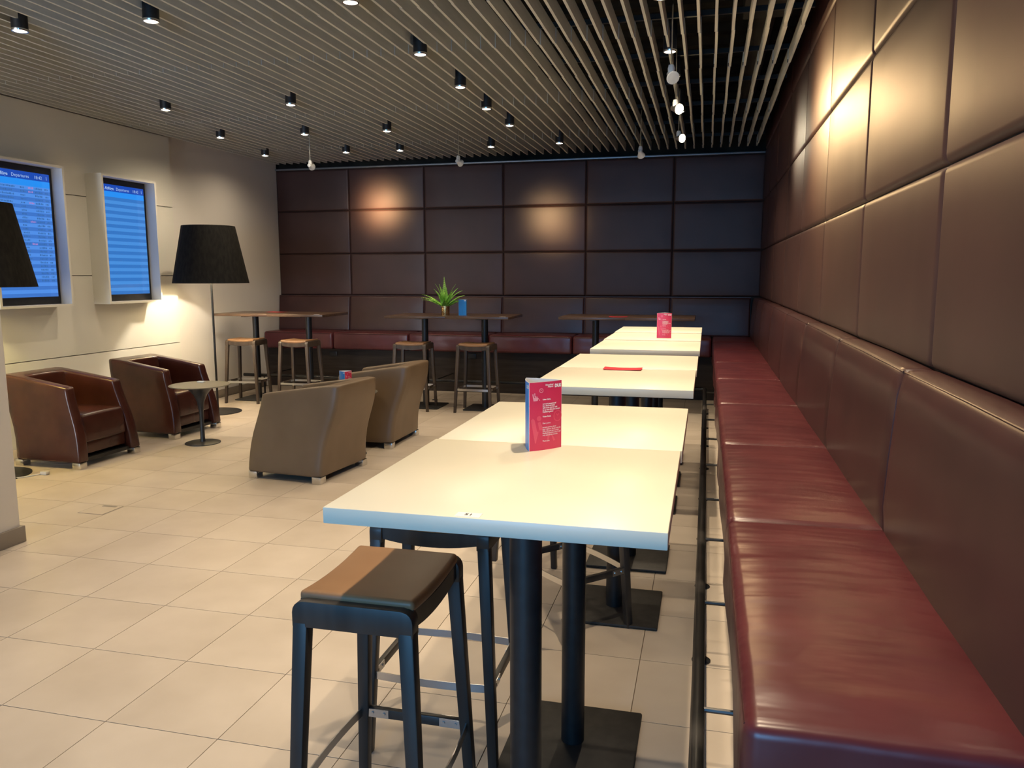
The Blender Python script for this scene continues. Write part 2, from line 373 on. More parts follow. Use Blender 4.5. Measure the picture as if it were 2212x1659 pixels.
struct(MB().box(-4.10, -3.884, Y0, 3.66, 0, 0.098).build('baseboard_partition', base_m, bevel=0.004), 'taupe baseboard around partition wall end')
# rear wall with the window the daylight comes from (behind the camera)
WX0, WX1, WZ0, WZ1 = -2.95, 0.55, 0.6, 2.5
wrr = MB()
wrr.box(XL, -6.0, Y0, Y0+0.15, 0, 3.1); wrr.box(-4.1, WX0, Y0, Y0+0.15, 0, 3.1); wrr.box(-6.0, -4.1, Y0, Y0+0.15, 0, WZ0); wrr.box(-6.0, -4.1, Y0, Y0+0.15, 2.6, 3.1); wrr.box(WX1, XR, Y0, Y0+0.15, 0, 3.1); wrr.box(WX0, WX1, Y0, Y0+0.15, 0, WZ0); wrr.box(WX0, WX1, Y0, Y0+0.15, WZ1, 3.1)
struct(wrr.build('wall_rear', white), 'white rear wall with a wide window')
win = MB()
for x in (WX0, (WX0+WX1)/2-0.02, WX1-0.04): win.box(x, x+0.04, Y0+0.04, Y0+0.10, WZ0, WZ1)
for z in (WZ0, WZ1-0.04): win.box(WX0, WX1, Y0+0.04, Y0+0.10, z, z+0.04)
w2 = MB()  # frame of the invented window that houses the left fill light
for x in (-6.0, -4.14): w2.box(x, x+0.04, Y0+0.04, Y0+0.10, WZ0, 2.6)
for z in (WZ0, 2.56): w2.box(-6.0, -4.1, Y0+0.04, Y0+0.10, z, z+0.04)
w2o = struct(w2.build('window_added', alum), 'added unseen metal framed window in rear wall behind the partition')
MB().box(-6.0, -4.1, Y0+0.06, Y0+0.066, WZ0, 2.6).build('pane', glassm, w2o)
wn = struct(win.build('window_1', alum), 'wide metal framed window in rear wall')
MB().box(WX0, WX1, Y0+0.06, Y0+0.066, WZ0, WZ1).build('pane', glassm, wn)

# ---- ceiling: black deck, carriers, slats
cb = MB().box(XL-0.1, XR+0.12, Y0, YB+0.2, 3.70, 3.85)
for k in range(36):
    y = -3+0.38*k
    cb.prism([(XL, y, 3.70), (XR, y, 3.70), (XR, y+0.2, 3.70), (XL, y+0.2, 3.70)], [(XL, y+0.05, 3.64), (XR, y+0.05, 3.64), (XR, y+0.15, 3.64), (XL, y+0.15, 3.64)])
ce = struct(cb.build('ceiling', plen), 'slatted ceiling hung below a black deck')
JY = [-3.9+0.91*k for k in range(16)]
JY = [5.45+0.91*k for k in range(-10, 6)]
for y in JY:
    MB().box(XL+0.05, 0.60, y-0.012, y+0.012, SLAT_Z+SLAT_H+0.002, SLAT_Z+0.135).build('carrier_bar', clipm, ce)
NX = 64; PITCHX = 0.1056
for k in range(NX):
    x = 0.535-PITCHX*k
    if x < XL+0.09: break
    rnd = random.Random(k); mb = MB(); cl = MB()
    edges = [Y0+0.1]+JY+[10.22]
    for s_, (a, b) in enumerate(zip(edges[:-1], edges[1:])):
        dx = 0.0022*(1 if s_ % 2 else -1)+rnd.uniform(-0.0006, 0.0006); dz = rnd.uniform(-0.0015, 0.0015)
        mb.box(x-0.0085+dx, x+0.0085+dx, a+0.0015, b-0.0015, SLAT_Z+dz, SLAT_Z+SLAT_H+dz)
    so = mb.build('ceiling_slat', slatm, ce)
    for y in JY[6:]:
        cl.box(x-0.0120, x-0.0040, y-0.008, y+0.008, SLAT_Z+0.004, SLAT_Z+0.026)
    cl.build('joint_clip', clipm, so)
dm = thing('ventilation_duct', 'dark duct in black void above slats beside right wall', 'duct', (0, 0, 0))
MB().box(0.18, 0.50, 5.2, 5.9, 3.30, 3.62).build('duct_box', duct, dm, bevel=0.01)
MB().tube([(0.34, 5.9, 3.45), (0.34, 9.8, 3.45)], 0.09, 14).build('duct_pipe', duct, dm, smooth=True)
sbx = thing('junction_box', 'pale grey junction box above slats near ceiling top edge', 'box', (0, 0, 0))
MB().box(-0.36, -0.24, 5.25, 5.37, 3.36, 3.44).build('box_body', cordm, sbx, bevel=0.01)
MB().box(-0.395, -0.36, 5.29, 5.33, 3.385, 3.415).build('box_plug', principled('yellow_plastic', (0.6, 0.42, 0.02), 0.4), sbx, bevel=0.004)

# ================================================================== downlights and spots
def downlight(x, y, label, energy, group, z=3.045, angle=162, lit=True):
    t = thing('downlight', label, 'downlight', (x, y, z), 0, group)
    MB().lathe([(0.047, 0.012), (0.047, 0.20), (0.0, 0.20)], 20).build('housing', black, t, smooth=True)
    MB().lathe([(0.036, 0.030), (0.038, 0.004), (0.0405, 0.0), (0.0465, 0.0), (0.048, 0.003), (0.048, 0.013), (0.040, 0.013)], 20).build('rim', chrome, t, smooth=True)
    MB().lathe([(0.0, -0.004), (0.020, -0.003), (0.037, 0.002), (0.037, 0.020), (0.0, 0.020)], 20).build('lens', dl_emit, t)
    spot('downlight_lamp', t, (0, 0, -0.008), (0, 0, -1), energy, WARM, angle, 1.0, 0.03)
    return t
G1 = 'round downlights in the slatted ceiling'
for x, y, e, lb in [
    (-4.13, 4.17, 1.3, 'black cylinder downlight at far left of the ceiling, beside the partition'),
    (-3.23, 4.21, 1, 'black cylinder downlight near top edge, left part of slatted ceiling'),
    (-1.94, 5.26, 1, 'largest downlight of the middle ceiling row, nearest the top edge'),
    (-1.96, 6.22, 1, 'second nearest downlight in the middle ceiling row'),
    (-3.60, 6.47, 0.55, 'downlight standing alone between middle row and left screens'),
    (-4.80, 6.38, 1.0, 'downlight closest above the right departures screen'),
    (-1.98, 7.06, 1, 'third downlight of the middle ceiling row'),
    (-3.28, 7.86, 0.8, 'downlight above the gap between the two left dark tables'),
    (-1.97, 7.88, 0.8, 'fourth and farthest downlight of the middle ceiling row'),
    (-5.18, 7.77, 1.7, 'downlight above the black floor lamp near the white wall'),
    (-4.20, 7.82, 0.7, 'downlight right above the leftmost hanging spot lamp'),
    (-4.32, 9.06, 0.3, 'second downlight from left in the far row by back wall'),
    (-3.63, 9.09, 0.3, 'third downlight from left in the far row by back wall'),
    (-2.50, 9.10, 0.3, 'fourth downlight from left in the far row by back wall'),
    (-1.68, 9.05, 0.3, 'rightmost downlight of the far row by back wall'),
    (-5.41, 9.04, 0.6, 'leftmost downlight of the far row in the back corner')]:
    downlight(x, y, lb, DOWN_W*e, G1)
G2 = 'downlights in the line over the white tables'
for y, lb in [(4.68, 'downlight at top edge of the photo, first over the white tables'),
              (5.78, 'second downlight above the white tables, behind a clear hanging spot'),
              (6.48, 'third downlight above the white tables, just before first glowing spot'),
              (7.85, 'farthest downlight above the white tables, before second glowing spot')]:
    downlight(-0.30, y, lb, TABLE_W, G2, z=3.09, angle=120)
# lamps of the same rows that hang above and behind the camera's view
for x, y, lb in [(-0.12, 3.45, 'over the second white table pair'), (-0.12, 2.25, 'over the table behind number 51'), (-0.12, 1.05, 'over the front edge of number 51'),
                 (-1.95, 4.2, 'right of the near taupe armchair'), (-1.95, 3.1, 'left of the turned bar stool'), (-1.95, 1.9, 'left of the nearest bar stool'),
                 (-3.2, 3.1, 'in front of the partition end'), (-3.2, 2.0, 'beside the partition baseboard'), (-2.0, 0.6, 'nearest to the viewer, over bare floor')]:
    near = x > -0.5
    downlight(x, y, 'ceiling downlight above the picture, ' + lb, TABLE_W if near else DOWN_W*1.15, 'downlights ahead of the view', angle=120 if near else (150 if x < -3 and y < 2.5 else 66))
def hang_spot(x, y, z, target, label, lit, energy=0, sigma=30, color=WARMER):
    t = thing('hanging_spotlight', label, 'spotlight', (x, y, z), 0, 'clear spot lamps on thin rods')
    MB().tube([(0, 0, 0.05), (0, 0, SLAT_Z+0.1-z)], 0.004, 8).build('rod', chrome, t, smooth=True)
    MB().lathe([(0.0, 0.0), (0.020, 0.002), (0.022, 0.03), (0.016, 0.05), (0.0, 0.052)], 14, (0, 0, 0.0)).build('joint', clearm, t, smooth=True)
    d = (Vector(target)-Vector((x, y, z))).normalized(); a = Vector((0, 0, -0.012))
    MB().tube([a-d*0.035, a-d*0.03, a+d*0.01, a+d*0.035, a+d*0.045], [0.012, 0.02, 0.026, 0.038, 0.040], 18).build('lamp_head', clearm if not lit else steel, t, smooth=True)
    MB().tube([a+d*0.0455, a+d*0.049], [0.036, 0.036], 18).build('lens', sp_emit if lit else lens_off, t)
    if energy:
        p = a+d*0.056
        soft_profile(spot('spot_lamp', t, p, p+d, energy, color, min(160, sigma*6), 0.5, 0.02), sigma)
    return t
hang_spot(-4.35, 8.20, 2.79, (-4.48, YB, 2.52), 'leftmost clear spot lamp on rod before the back wall', False, 1500, 6.8)
hang_spot(-2.65, 8.31, 2.79, (-2.02, YB, 2.28), 'middle clear spot lamp on rod before the back wall', False, 420, 7.5)
hang_spot(-0.69, 8.17, 2.79, (-0.5, 9.4, 2.0), 'rightmost unlit spot lamp on rod before the back wall', False)
hang_spot(-0.255, 5.12, 2.79, (0.1, 4.2, 2.2), 'unlit spot lamp on rod nearest the photo top, among right slats', False)
hang_spot(-0.268, 6.11, 2.79, (0.66, 5.15, 2.42), 'glowing warm spot lamp, upper of the two lit ones', True, 360, 23)
hang_spot(-0.289, 7.40, 2.79, (0.66, 6.55, 2.55), 'glowing warm spot lamp, lower of the two lit ones', True, 130, 13, (1.0, 0.84, 0.58))

# ================================================================== banquettes
SZ = 0.782
def banquette_right():
    t = thing('banquette', 'long burgundy leather bench along the right wall', 'bench', (0, 0, 0))
    MB().box(0.40, XR-0.005, 1.40, 9.9, 0.0, SZ-0.235).build('bench_base', benchb, t)
    ys = [1.335, 2.544, 3.733, 4.921, 6.11, 7.298, 8.486, 9.44, 10.36]
    for k, (a, b) in enumerate(zip(ys[:-1], ys[1:])):
        rnd = random.Random(50+k); am = rnd.uniform(0.004, 0.008); ph = rnd.uniform(0, 6)
        hl = (b-a)/2-0.002
        def wp(v, hl=hl, am=am, ph=ph):
            if v.x < -0.1: v.x += am*math.sin(v.y*5+ph)*max(0, min(1, (0.10-v.z)/0.2))
            return v
        if k >= 7: x0 = 0.085
        me = soft_box((0.335, (a+b)/2, SZ-0.118), (0.250, hl, 0.118), 0.030, (6, 10, 3), 0.016, wp)
        c = link('seat_cushion', me, seatl, t)
        pp = MB()
        for zz in (SZ-0.016,):
            pp.tube([(0.0905, a+0.03, zz), (0.0885, (a+b)/2, zz-0.001), (0.0905, b-0.03, zz)], 0.0028, 6)
        pp.build('piping', wine, c, smooth=True)
    # backrest panels lean back from the seat to a flat top ledge
    for a, b in zip(ys[:-1], ys[1:]):
        prof = [(0.548, SZ-0.03), (0.540, SZ+0.08), (0.546, 1.0), (0.560, 1.2), (0.572, 1.262), (0.590, 1.281), (0.63, 1.284), (XR-0.004, 1.282)]
        st = [a+0.002, a+0.010, a+0.03, a+0.08, (a+b)/2, b-0.08, b-0.03, b-0.010, b-0.002]; dp = [0.022, 0.008, 0.002, 0, -0.006, 0, 0.002, 0.008, 0.022]
        vs = []; fs = []
        for y, d in zip(st, dp):
            for i, (x, z) in enumerate(prof):
                kx = 1 if i < 5 else 0.25
                vs.append((x+d*kx, y, z-(d*0.6 if i >= 4 else 0)))
            vs.append((XR-0.004, y, SZ-0.03))
        n = len(prof)+1
        for j in range(len(st)-1):
            for i in range(n): fs.append((j*n+i, j*n+(i+1) % n, (j+1)*n+(i+1) % n, (j+1)*n+i))
        fs += [tuple(range(n)), tuple(range((len(st)-1)*n, len(st)*n))]
        o_ = MB().add(vs, fs).build('backrest_panel', wine, t, smooth=True)
        pp = MB().tube([(0.583, a+0.01, 1.272), (0.578, (a+b)/2, 1.277), (0.583, b-0.01, 1.272)], 0.003, 6).build('piping', wine, o_, smooth=True)
    return t
def banquette_back():
    t = thing('banquette', 'burgundy leather bench along the back wall behind dark tables', 'bench', (0, 0, 0))
    MB().box(XL+0.01, 0.39, 10.02, YB-0.005, 0.0, SZ-0.232).build('bench_base', benchb, t)
    xs = [XL+0.005, -5.02, -3.90, -2.78, -1.66, -0.54, 0.080]
    for k, (a, b) in enumerate(zip(xs[:-1], xs[1:])):
        me = soft_box(((a+b)/2, 10.155, SZ-0.116), ((b-a)/2-0.003, 0.235, 0.118), 0.032, (10, 5, 3), 0.014)
        c = link('seat_cushion', me, seatl, t)
        MB().tube([(a+0.03, 9.9225, SZ-0.014), ((a+b)/2, 9.921, SZ-0.013), (b-0.03, 9.9225, SZ-0.014)], 0.0035, 6).build('piping', wine, c, smooth=True)
    for a, b in zip(XS[:-1], XS[1:]):
        b2 = min(b, 0.548)
        nrm = Vector((0, -1, 0.10)).normalized(); vd = Vector((0, 0.10, 1)).normalized()
        link('backrest_panel', pad((a, YB-0.105, SZ-0.01), (1, 0, 0), vd, nrm, b2-a, 0.505), wine, t)
        MB().add([(a, YB-0.105, SZ-0.01), (b2, YB-0.105, SZ-0.01), (b2, YB, SZ-0.01), (a, YB, SZ-0.01), (a, YB-0.055, 1.281), (b2, YB-0.055, 1.281), (b2, YB, 1.281), (a, YB, 1.281)],
                 [(3,2,1,0),(4,5,6,7),(0,1,5,4),(1,2,6,5),(2,3,7,6),(3,0,4,7)]).build('backrest_core', wine, t)
    return t
banquette_right(); banquette_back()
for x, z, lb in [(-5.06, 0.475, 'black socket under back bench behind the left dark table'), (-3.03, 0.488, 'black socket under back bench beside the fern table')]:
    so = thing('power_socket', lb, 'socket', (x, 10.018, z), 0, 'black sockets in the back bench base')
    MB().box(-0.055, 0.055, -0.010, 0.002, -0.035, 0.035).build('cover_plate', clipm, so, bevel=0.004)
    MB().lathe([(0.0, 0.0), (0.02, 0.0), (0.022, 0.006), (0.0, 0.006)], 16).build('socket_cup', black, so, smooth=True).rotation_euler = (R(90), 0, 0)
    so.children[-1].location = (0.02, -0.010, 0)

# foot rail in front of both benches
fr = thing('foot_rail', 'black tubular foot rail running along both leather benches', 'rail', (0, 0, 0))
RZ, RX, RY = 0.25, 0.012, 9.26
MB().tube([(RX, 1.2, RZ), (RX, 3, RZ), (RX, 6, RZ), (RX, RY-0.02, RZ), (RX-0.02, RY, RZ), (-3, RY, RZ), (-6.0, RY, RZ)], 0.021, 14).build('rail_tube', railm, fr, smooth=True)
for y in [1.50, 2.30, 3.11, 3.90, 4.63, 5.50, 6.40, 7.27, 8.15, 9.0]:
    p = MB().tube([(RX+0.012, y, 0.006), (RX+0.012, y, RZ)], 0.012, 10).build('rail_post', railm, fr, smooth=True)
    fo = MB().lathe([(0.0, 0), (0.038, 0), (0.038, 0.004), (0.034, 0.007), (0.0, 0.007)], 20, (RX+0.012, y, 0)).build('post_flange', black, p, smooth=True)
    MB().tube([(RX, y, RZ), (0.41, y, RZ)], 0.0085, 8).build('rail_stub', railm, fr, smooth=True)
for x in [-0.9, -2.1, -3.3, -4.5, -5.7]:
    p = MB().tube([(x, RY+0.005, 0.006), (x, RY+0.005, RZ)], 0.012, 10).build('rail_post', railm, fr, smooth=True)
    MB().lathe([(0.0, 0), (0.038, 0), (0.038, 0.004), (0.034, 0.007), (0.0, 0.007)], 20, (x, RY+0.005, 0)).build('post_flange', black, p, smooth=True)
    MB().tube([(x, RY, RZ), (x, 10.03, RZ)], 0.0085, 8).build('rail_stub', railm, fr, smooth=True)

# ================================================================== high tables
def make_table(name, topm, label, loc, rz, group, sx=0.690, sy=0.690, ztop=1.10, th=0.034):
    t = thing(name, label, 'table', loc, rz, group)
    MB().box(-sx/2, sx/2, -sy/2, sy/2, ztop-th, ztop).build('tabletop', topm, t, bevel=0.0022, seg=2)
    MB().tube([(0, 0, 0.014), (0, 0, ztop-th-0.008)], 0.0385, 28).build('pole', black, t, smooth=True)
    pl = MB().box(-0.215, 0.215, -0.215, 0.215, 0.002, 0.016).build('base_plate', bplate, t, bevel=0.006, seg=2)
    mbk = MB().box(-0.27, 0.27, -0.03, 0.03, ztop-th-0.012, ztop-th).box(-0.03, 0.03, -0.27, 0.27, ztop-th-0.012, ztop-th)
    mbk.build('top_bracket', black, t)
    return t
GW = 'white square high tables pushed into a row'
wt = make_table('high_table', wtop, 'nearest white high table, with the table number 51', (-0.396, 1.733, 0), 0, GW, 0.684, 0.686)
for x, y, z, lb in [(-0.392, 2.424, -0.0012, 'white high table right behind number 51, joined to it'),
                 (-0.381, 3.545, 0.0, 'white high table in front half of second pair, behind the large red card'),
                 (-0.377, 4.236, 0.001, 'white high table in rear half of second pair, under the flat red flyer'),
                 (-0.372, 5.300, -0.004, 'front table of the three farthest white high tables'),
                 (-0.372, 5.993, 0.002, 'middle of three farthest white high tables, carrying the small red card'),
                 (-0.372, 6.692, 0.007, 'farthest white high table, nearest the back bench')]:
    copy_tree(wt, (x, y, z), 0, lb)
GD = 'dark walnut high tables before the back bench'
dt = make_table('high_table', dtop, 'dark high table next to the white wall and floor lamp', (-5.54, 8.86, 0), 0, GD, 0.74, 0.70, 1.102, 0.030)
for x, y, z, lb in [(-4.80, 8.86, 0, 'dark high table right of the one by the white wall'),
                 (-3.245, 8.80, 0, 'dark high table on which the potted fern stands'),
                 (-2.505, 8.80, 0, 'dark high table carrying the blue card, right of the fern'),
                 (-1.225, 8.95, 0.0, 'dark high table behind white tables, left of the joint'),
                 (-0.485, 8.95, 0.0, 'rightmost dark high table, behind the small red card')]:
    copy_tree(dt, (x, y, z), 0, lb)
# table number sticker
st = thing('number_sticker', 'white sticker reading 51 at the nearest table edge', 'sticker', (-0.436, 1.409, 1.1003))
MB().box(-0.025, 0.025, -0.0125, 0.0125, -0.0002, 0.0005).build('sticker_base', paper, st)
tmn = text_mesh('51', 0.017, 'CENTER', bold=0.0003); tmn.transform(Matrix.Translation((0, -0.006, 0.0008))); link('digits', tmn, ink, st)
for x, y, lb in [(-4.50, 8.535, 'tiny white sticker on the corner of the left dark tables'), (-2.19, 8.475, 'tiny white sticker on the corner of the fern tables')]:
    s_ = MB().box(x-0.05, x+0.02, y-0.012, y+0.014, 1.1022, 1.1032).build('corner_sticker', paper); tag(s_, lb, 'sticker', 'white corner stickers')

# ================================================================== bar stools
def make_stool(label, loc, rz, group, wood):
    """saddle-seat stool: seat 0.40 x 0.32, splayed legs, curved steel foot bars front and back"""
    t = thing('bar_stool', label, 'stool', loc, rz, group)
    HX, HY, ZT, SP = 0.197, 0.155, 0.775, 0.036
    def leg(sx, sy):
        tx, ty = sx*(HX-0.019), sy*(HY-0.019); bx, by = tx+sx*SP, ty+sy*SP
        a, b = 0.0195, 0.0150
        return MB().prism([(bx-b, by-b, 0), (bx+b, by-b, 0), (bx+b, by+b, 0), (bx-b, by+b, 0)], [(tx-a, ty-a, ZT-0.034), (tx+a, ty-a, ZT-0.034), (tx+a, ty+a, ZT-0.034), (tx-a, ty+a, ZT-0.034)])
    for sx in (-1, 1):
        for sy in (-1, 1):
            leg(sx, sy).build('leg', wood, t, bevel=0.0045, seg=2)
    # side rails: inverted U with rounded shoulders
    for sx in (-1, 1):
        x = sx*(HX-0.019)
        top = []; bot = []; RS = 0.030; H_ = HY+0.0012
        ysr = [-H_+RS*(1-math.cos(q)) for q in (0, 0.35, 0.7, 1.05, PI/2)]; ysr = ysr+[0]+[-q for q in reversed(ysr)]; n = len(ysr)
        for y in ysr:
            d_ = max(0, abs(y)-(H_-RS)); top.append((y, ZT+0.006-RS+math.sqrt(max(0, RS*RS-d_*d_)))); bot.append((y, ZT-0.060))
        vs = []
        for y, z in top: vs += [(x-0.0202, y, z), (x+0.0202, y, z)]
        for y, z in bot: vs += [(x-0.0202, y, z), (x+0.0202, y, z)]
        fs = []
        for i in range(n-1):
            a = 2*i; c = 2*n+2*i
            fs += [(a, a+1, a+3, a+2), (c, c+2, c+3, c+1), (a, a+2, c+2, c), (a+1, c+1, c+3, a+3)]
        fs += [(0, 2*n, 2*n+1, 1), (2*n-2, 2*n-1, 4*n-1, 4*n-2)]
        MB().add(vs, fs).build('side_rail', wood, t, bevel=0.003, seg=2)
    # front and back rails dip with the saddle
    for sy in (-1, 1):
        y = sy*(HY-0.019); n = 11; vs = []; fs = []
        for i in range(n):
            u = -1+2*i/(n-1); xx = u*(HX-0.03); dip = 0.016*(1-u*u)
            vs += [(xx, y-0.012, ZT-dip), (xx, y+0.012, ZT-dip), (xx, y+0.012, ZT-0.046-dip*1.1), (xx, y-0.012, ZT-0.046-dip*1.1)]
        for i in range(n-1):
            for k in range(4): fs.append((4*i+k, 4*i+(k+1) % 4, 4*i+4+(k+1) % 4, 4*i+4+k))
        fs += [(3, 2, 1, 0), (4*n-4, 4*n-3, 4*n-2, 4*n-1)]
        MB().add(vs, fs).build('seat_rail', wood, t, smooth=True)
    def saddle(v):
        v.z -= 0.014*(1-(v.x/0.19)**2); return v
    link('seat_pad', soft_box((0, 0, ZT+0.010), (0.172, 0.150, 0.015), 0.012, (8, 4, 1), 0.006, saddle), tanl, t)
    zf = 0.268
    k = 1-zf/ZT; fx, fy = HX-0.019+SP*k, HY-0.019+SP*k
    for sy in (-1, 1):
        n = 11; vs = []; fs = []
        for i in range(n):
            u = -1+2*i/(n-1); xx = u*(fx-0.012); bow = 0.011*(1-u*u)
            yy = sy*(fy+0.004+bow); vs += [(xx, yy-0.002, zf-0.013), (xx, yy+0.002, zf-0.013), (xx, yy+0.002, zf+0.013), (xx, yy-0.002, zf+0.013)]
        for i in range(n-1):
            for q in range(4): fs.append((4*i+q, 4*i+(q+1) % 4, 4*i+4+(q+1) % 4, 4*i+4+q))
        fs += [(3, 2, 1, 0), (4*n-4, 4*n-3, 4*n-2, 4*n-1)]
        MB().add(vs, fs).build('foot_bar', steel, t, smooth=True)
    for sx in (-1, 1):
        st_ = MB().box(sx*fx-0.009, sx*fx+0.009, -fy, fy, zf-0.015, zf+0.013).build('stretcher', wood, t, bevel=0.002)
        for sy in (-1, 1):
            br = MB(); yb_ = sy*(fy-0.048)
            br.box(sx*fx-0.0112, sx*fx+0.0112, yb_-0.032, yb_+0.032, zf-0.0135, zf+0.0118)
            for q in (-0.018, 0.018):
                br.tube([(sx*fx-0.0145, yb_+q, zf), (sx*fx+0.0145, yb_+q, zf)], 0.0045, 8)
            br.build('bolted_bracket', steel, st_)
    return t
GS = 'saddle seat bar stools at the high tables'
s0 = make_stool('nearest bar stool, half shaded seat, left of table number 51', (-0.800, 1.825, 0), R(90), GS, dwood)
copy_tree(s0, (-0.826, 2.39, 0), 0, 'bar stool tucked behind the nearest stool, under the white table')
copy_tree(s0, (-0.568, 3.373, 0), R(-44), 'turned bar stool seen under the white table between the poles')
copy_tree(s0, (-0.90, 4.20, 0), R(84), 'bar stool hidden behind the large red card at second white pair')
s1 = make_stool('bar stool at the dark table closest to the white wall', (-5.53, 8.62, 0), R(3), GS, bwood)
copy_tree(s1, (-4.79, 8.60, 0), R(-2), 'second bar stool from the white wall, at a dark table')
copy_tree(s1, (-3.31, 8.58, 0), R(2), 'bar stool behind the far taupe armchair, before the fern table')
copy_tree(s1, (-2.545, 8.60, 0), R(-2), 'bar stool right of the taupe armchairs, before the blue card table')

# ================================================================== armchairs
def make_armchair(label, loc, rz, group, mat):
    """club chair facing local +x: one leaning U-shaped shell, seat block, plinth, four metal feet"""
    t = thing('armchair', label, 'armchair', loc, rz, group)
    def lerp(tab, z):
        for (z0, a), (z1, b) in zip(tab[:-1], tab[1:]):
            if z <= z1: q = (z-z0)/(z1-z0); q = q*q*(3-2*q) if False else q; return a+(b-a)*q
        return tab[-1][1]
    BK = [(0.05, -0.330), (0.15, -0.334), (0.26, -0.347), (0.37, -0.374), (0.47, -0.412), (0.57, -0.446), (0.66, -0.464), (0.80, -0.476)]
    FR = [(0.05, 0.330), (0.15, 0.326), (0.26, 0.312), (0.37, 0.286), (0.47, 0.252), (0.57, 0.222), (0.66, 0.205), (0.80, 0.198)]
    def hw(z): return 0.350-0.055*max(0, (z-0.05)/0.7)          # outer half width
    ztop = lambda s: 0.755-0.092*max(0.0, (s-0.10)/0.90)        # s: 0 rear .. 1 front
    # plan of the U at parameter s (rear 0 .. front 1) ; outer then inner loop
    outer = [(1.0, 1), (0.8, 1), (0.6, 1), (0.4, 1), (0.22, 1), (0.10, 0.995), (0.035, 0.975), (0.008, 0.93), (0.0, 0.86), (0, 0.45), (0, 0), (0, -0.45), (0.0, -0.86), (0.008, -0.93), (0.035, -0.975), (0.10, -0.995), (0.22, -1), (0.4, -1), (0.6, -1), (0.8, -1), (1.0, -1)]
    TI = 0.105; BT = 0.24
    inner = [(1.0, -1), (0.8, -1), (0.6, -1), (0.4, -1), (0.32, -1), (BT+0.02, -0.98), (BT, -0.90), (BT, -0.4), (BT, 0), (BT, 0.4), (BT, 0.90), (BT+0.02, 0.98), (0.32, 1), (0.4, 1), (0.6, 1), (0.8, 1), (1.0, 1)]
    levels = [0, 0.12, 0.25, 0.38, 0.5, 0.62, 0.74, 0.86, 0.94, 1.0]
    n = len(outer)+len(inner); vs = []; fs = []
    for L in levels:
        for kind, pts in ((0, outer), (1, inner)):
            for s, y in pts:
                z = 0.052+L*(ztop(s)-0.052)
                b, f = lerp(BK, z), lerp(FR, z)
                ss = s if kind == 0 or s > 0.33 else s*(1-0.15*(1-L))
                x = b+(f-b)*ss
                h = hw(z)-(0 if kind == 0 else TI-0.012*L)
                vs.append((x, y*h, z))
    for j in range(len(levels)-1):
        for i in range(n):
            fs.append((j*n+i, j*n+(i+1) % n, (j+1)*n+(i+1) % n, (j+1)*n+i))
    no, ni = len(outer), len(inner)
    # caps: strip between outer and inner loop
    for base in (0, (len(levels)-1)*n):
        o_ = list(range(base, base+no)); q_ = list(range(base+no, base+n))[::-1]
        i = j = 0
        while i < no-1 or j < ni-1:
            if j >= ni-1 or (i < no-1 and (i+1)/(no-1) <= (j+1)/(ni-1)): fs.append((o_[i], o_[i+1], q_[j])); i += 1
            else: fs.append((o_[i], q_[j+1], q_[j])); j += 1
    me = MB().add(vs, fs).mesh('shell', bevel=0.020, seg=3, angle=50)
    link('upholstered_shell', me, mat, t)
    def slope(v):
        if v.x > 0: v.x -= 0.10*max(0, v.z+0.09)*(v.x/0.26)
        return v
    link('seat_cushion', soft_box((0.035, 0, 0.315), (0.262, 0.232, 0.120), 0.030, (5, 5, 3), 0.020, slope), mat, t)
    MB().box(-0.30, 0.27, -0.235, 0.235, 0.10, 0.21).build('seat_frame', mat, t, bevel=0.01)
    MB().box(-0.29, 0.29, -0.31, 0.31, 0.045, 0.075).build('plinth', clipm, t)
    for sx in (-1, 1):
        for sy in (-1, 1):
            cx_, cy_ = sx*0.288, sy*0.307
            f_ = MB().box(cx_-0.038, cx_+0.038, cy_-0.038, cy_+0.038, 0.0, 0.054).build('foot', chrome, t, bevel=0.002)
    return t
GA = 'club armchairs of the lounge corner'
r1 = make_armchair('dark red leather armchair nearest the partition, left edge', (-5.215, 5.525, 0), R(-1), 'dark red leather club armchairs', rchair)
copy_tree(r1, (-5.225, 6.745, 0), R(-3), 'dark red leather armchair behind the small round table')
t1 = make_armchair('front taupe leather armchair, back turned to the white tables', (-3.065, 5.59, 0), R(174), 'taupe leather club armchairs', tchair)
copy_tree(t1, (-3.055, 6.83, 0), R(180), 'rear taupe leather armchair, partly behind the front one')

# ================================================================== round side tables
def side_table(label, loc):
    t = thing('side_table', label, 'table', loc, 0, 'round pedestal side tables')
    MB().lathe([(0.0, 0.540), (0.20, 0.540), (0.262, 0.546), (0.272, 0.552), (0.270, 0.556), (0.0, 0.556)], 48).build('tabletop', principled('dark_bronze_top', (0.10, 0.092, 0.072), 0.35) if 'dark_bronze_top' not in MATS else MATS['dark_bronze_top'], t, smooth=True)
    prof = [(0.0, 0.012), (0.026, 0.012), (0.021, 0.05), (0.019, 0.20), (0.021, 0.30), (0.032, 0.39), (0.060, 0.46), (0.105, 0.515), (0.150, 0.541), (0.0, 0.541)]
    MB().lathe(prof, 32).build('stem', black, t, smooth=True)
    MB().lathe([(0.0, 0.0), (0.160, 0.0), (0.160, 0.006), (0.150, 0.010), (0.03, 0.016), (0.0, 0.016)], 40).build('base_disc', black, t, smooth=True)
    return t
side_table('small round pedestal table before the dark red armchair', (-4.575, 6.33, 0))
side_table('small round table mostly hidden between the taupe armchairs', (-3.03, 6.215, 0))
ph = MB().box(-4.70, -4.63, 6.46, 6.50, 0.5562, 0.566).build('paper_slip', paper, bevel=0.002); tag(ph, 'small white item on the round side table', 'paper')

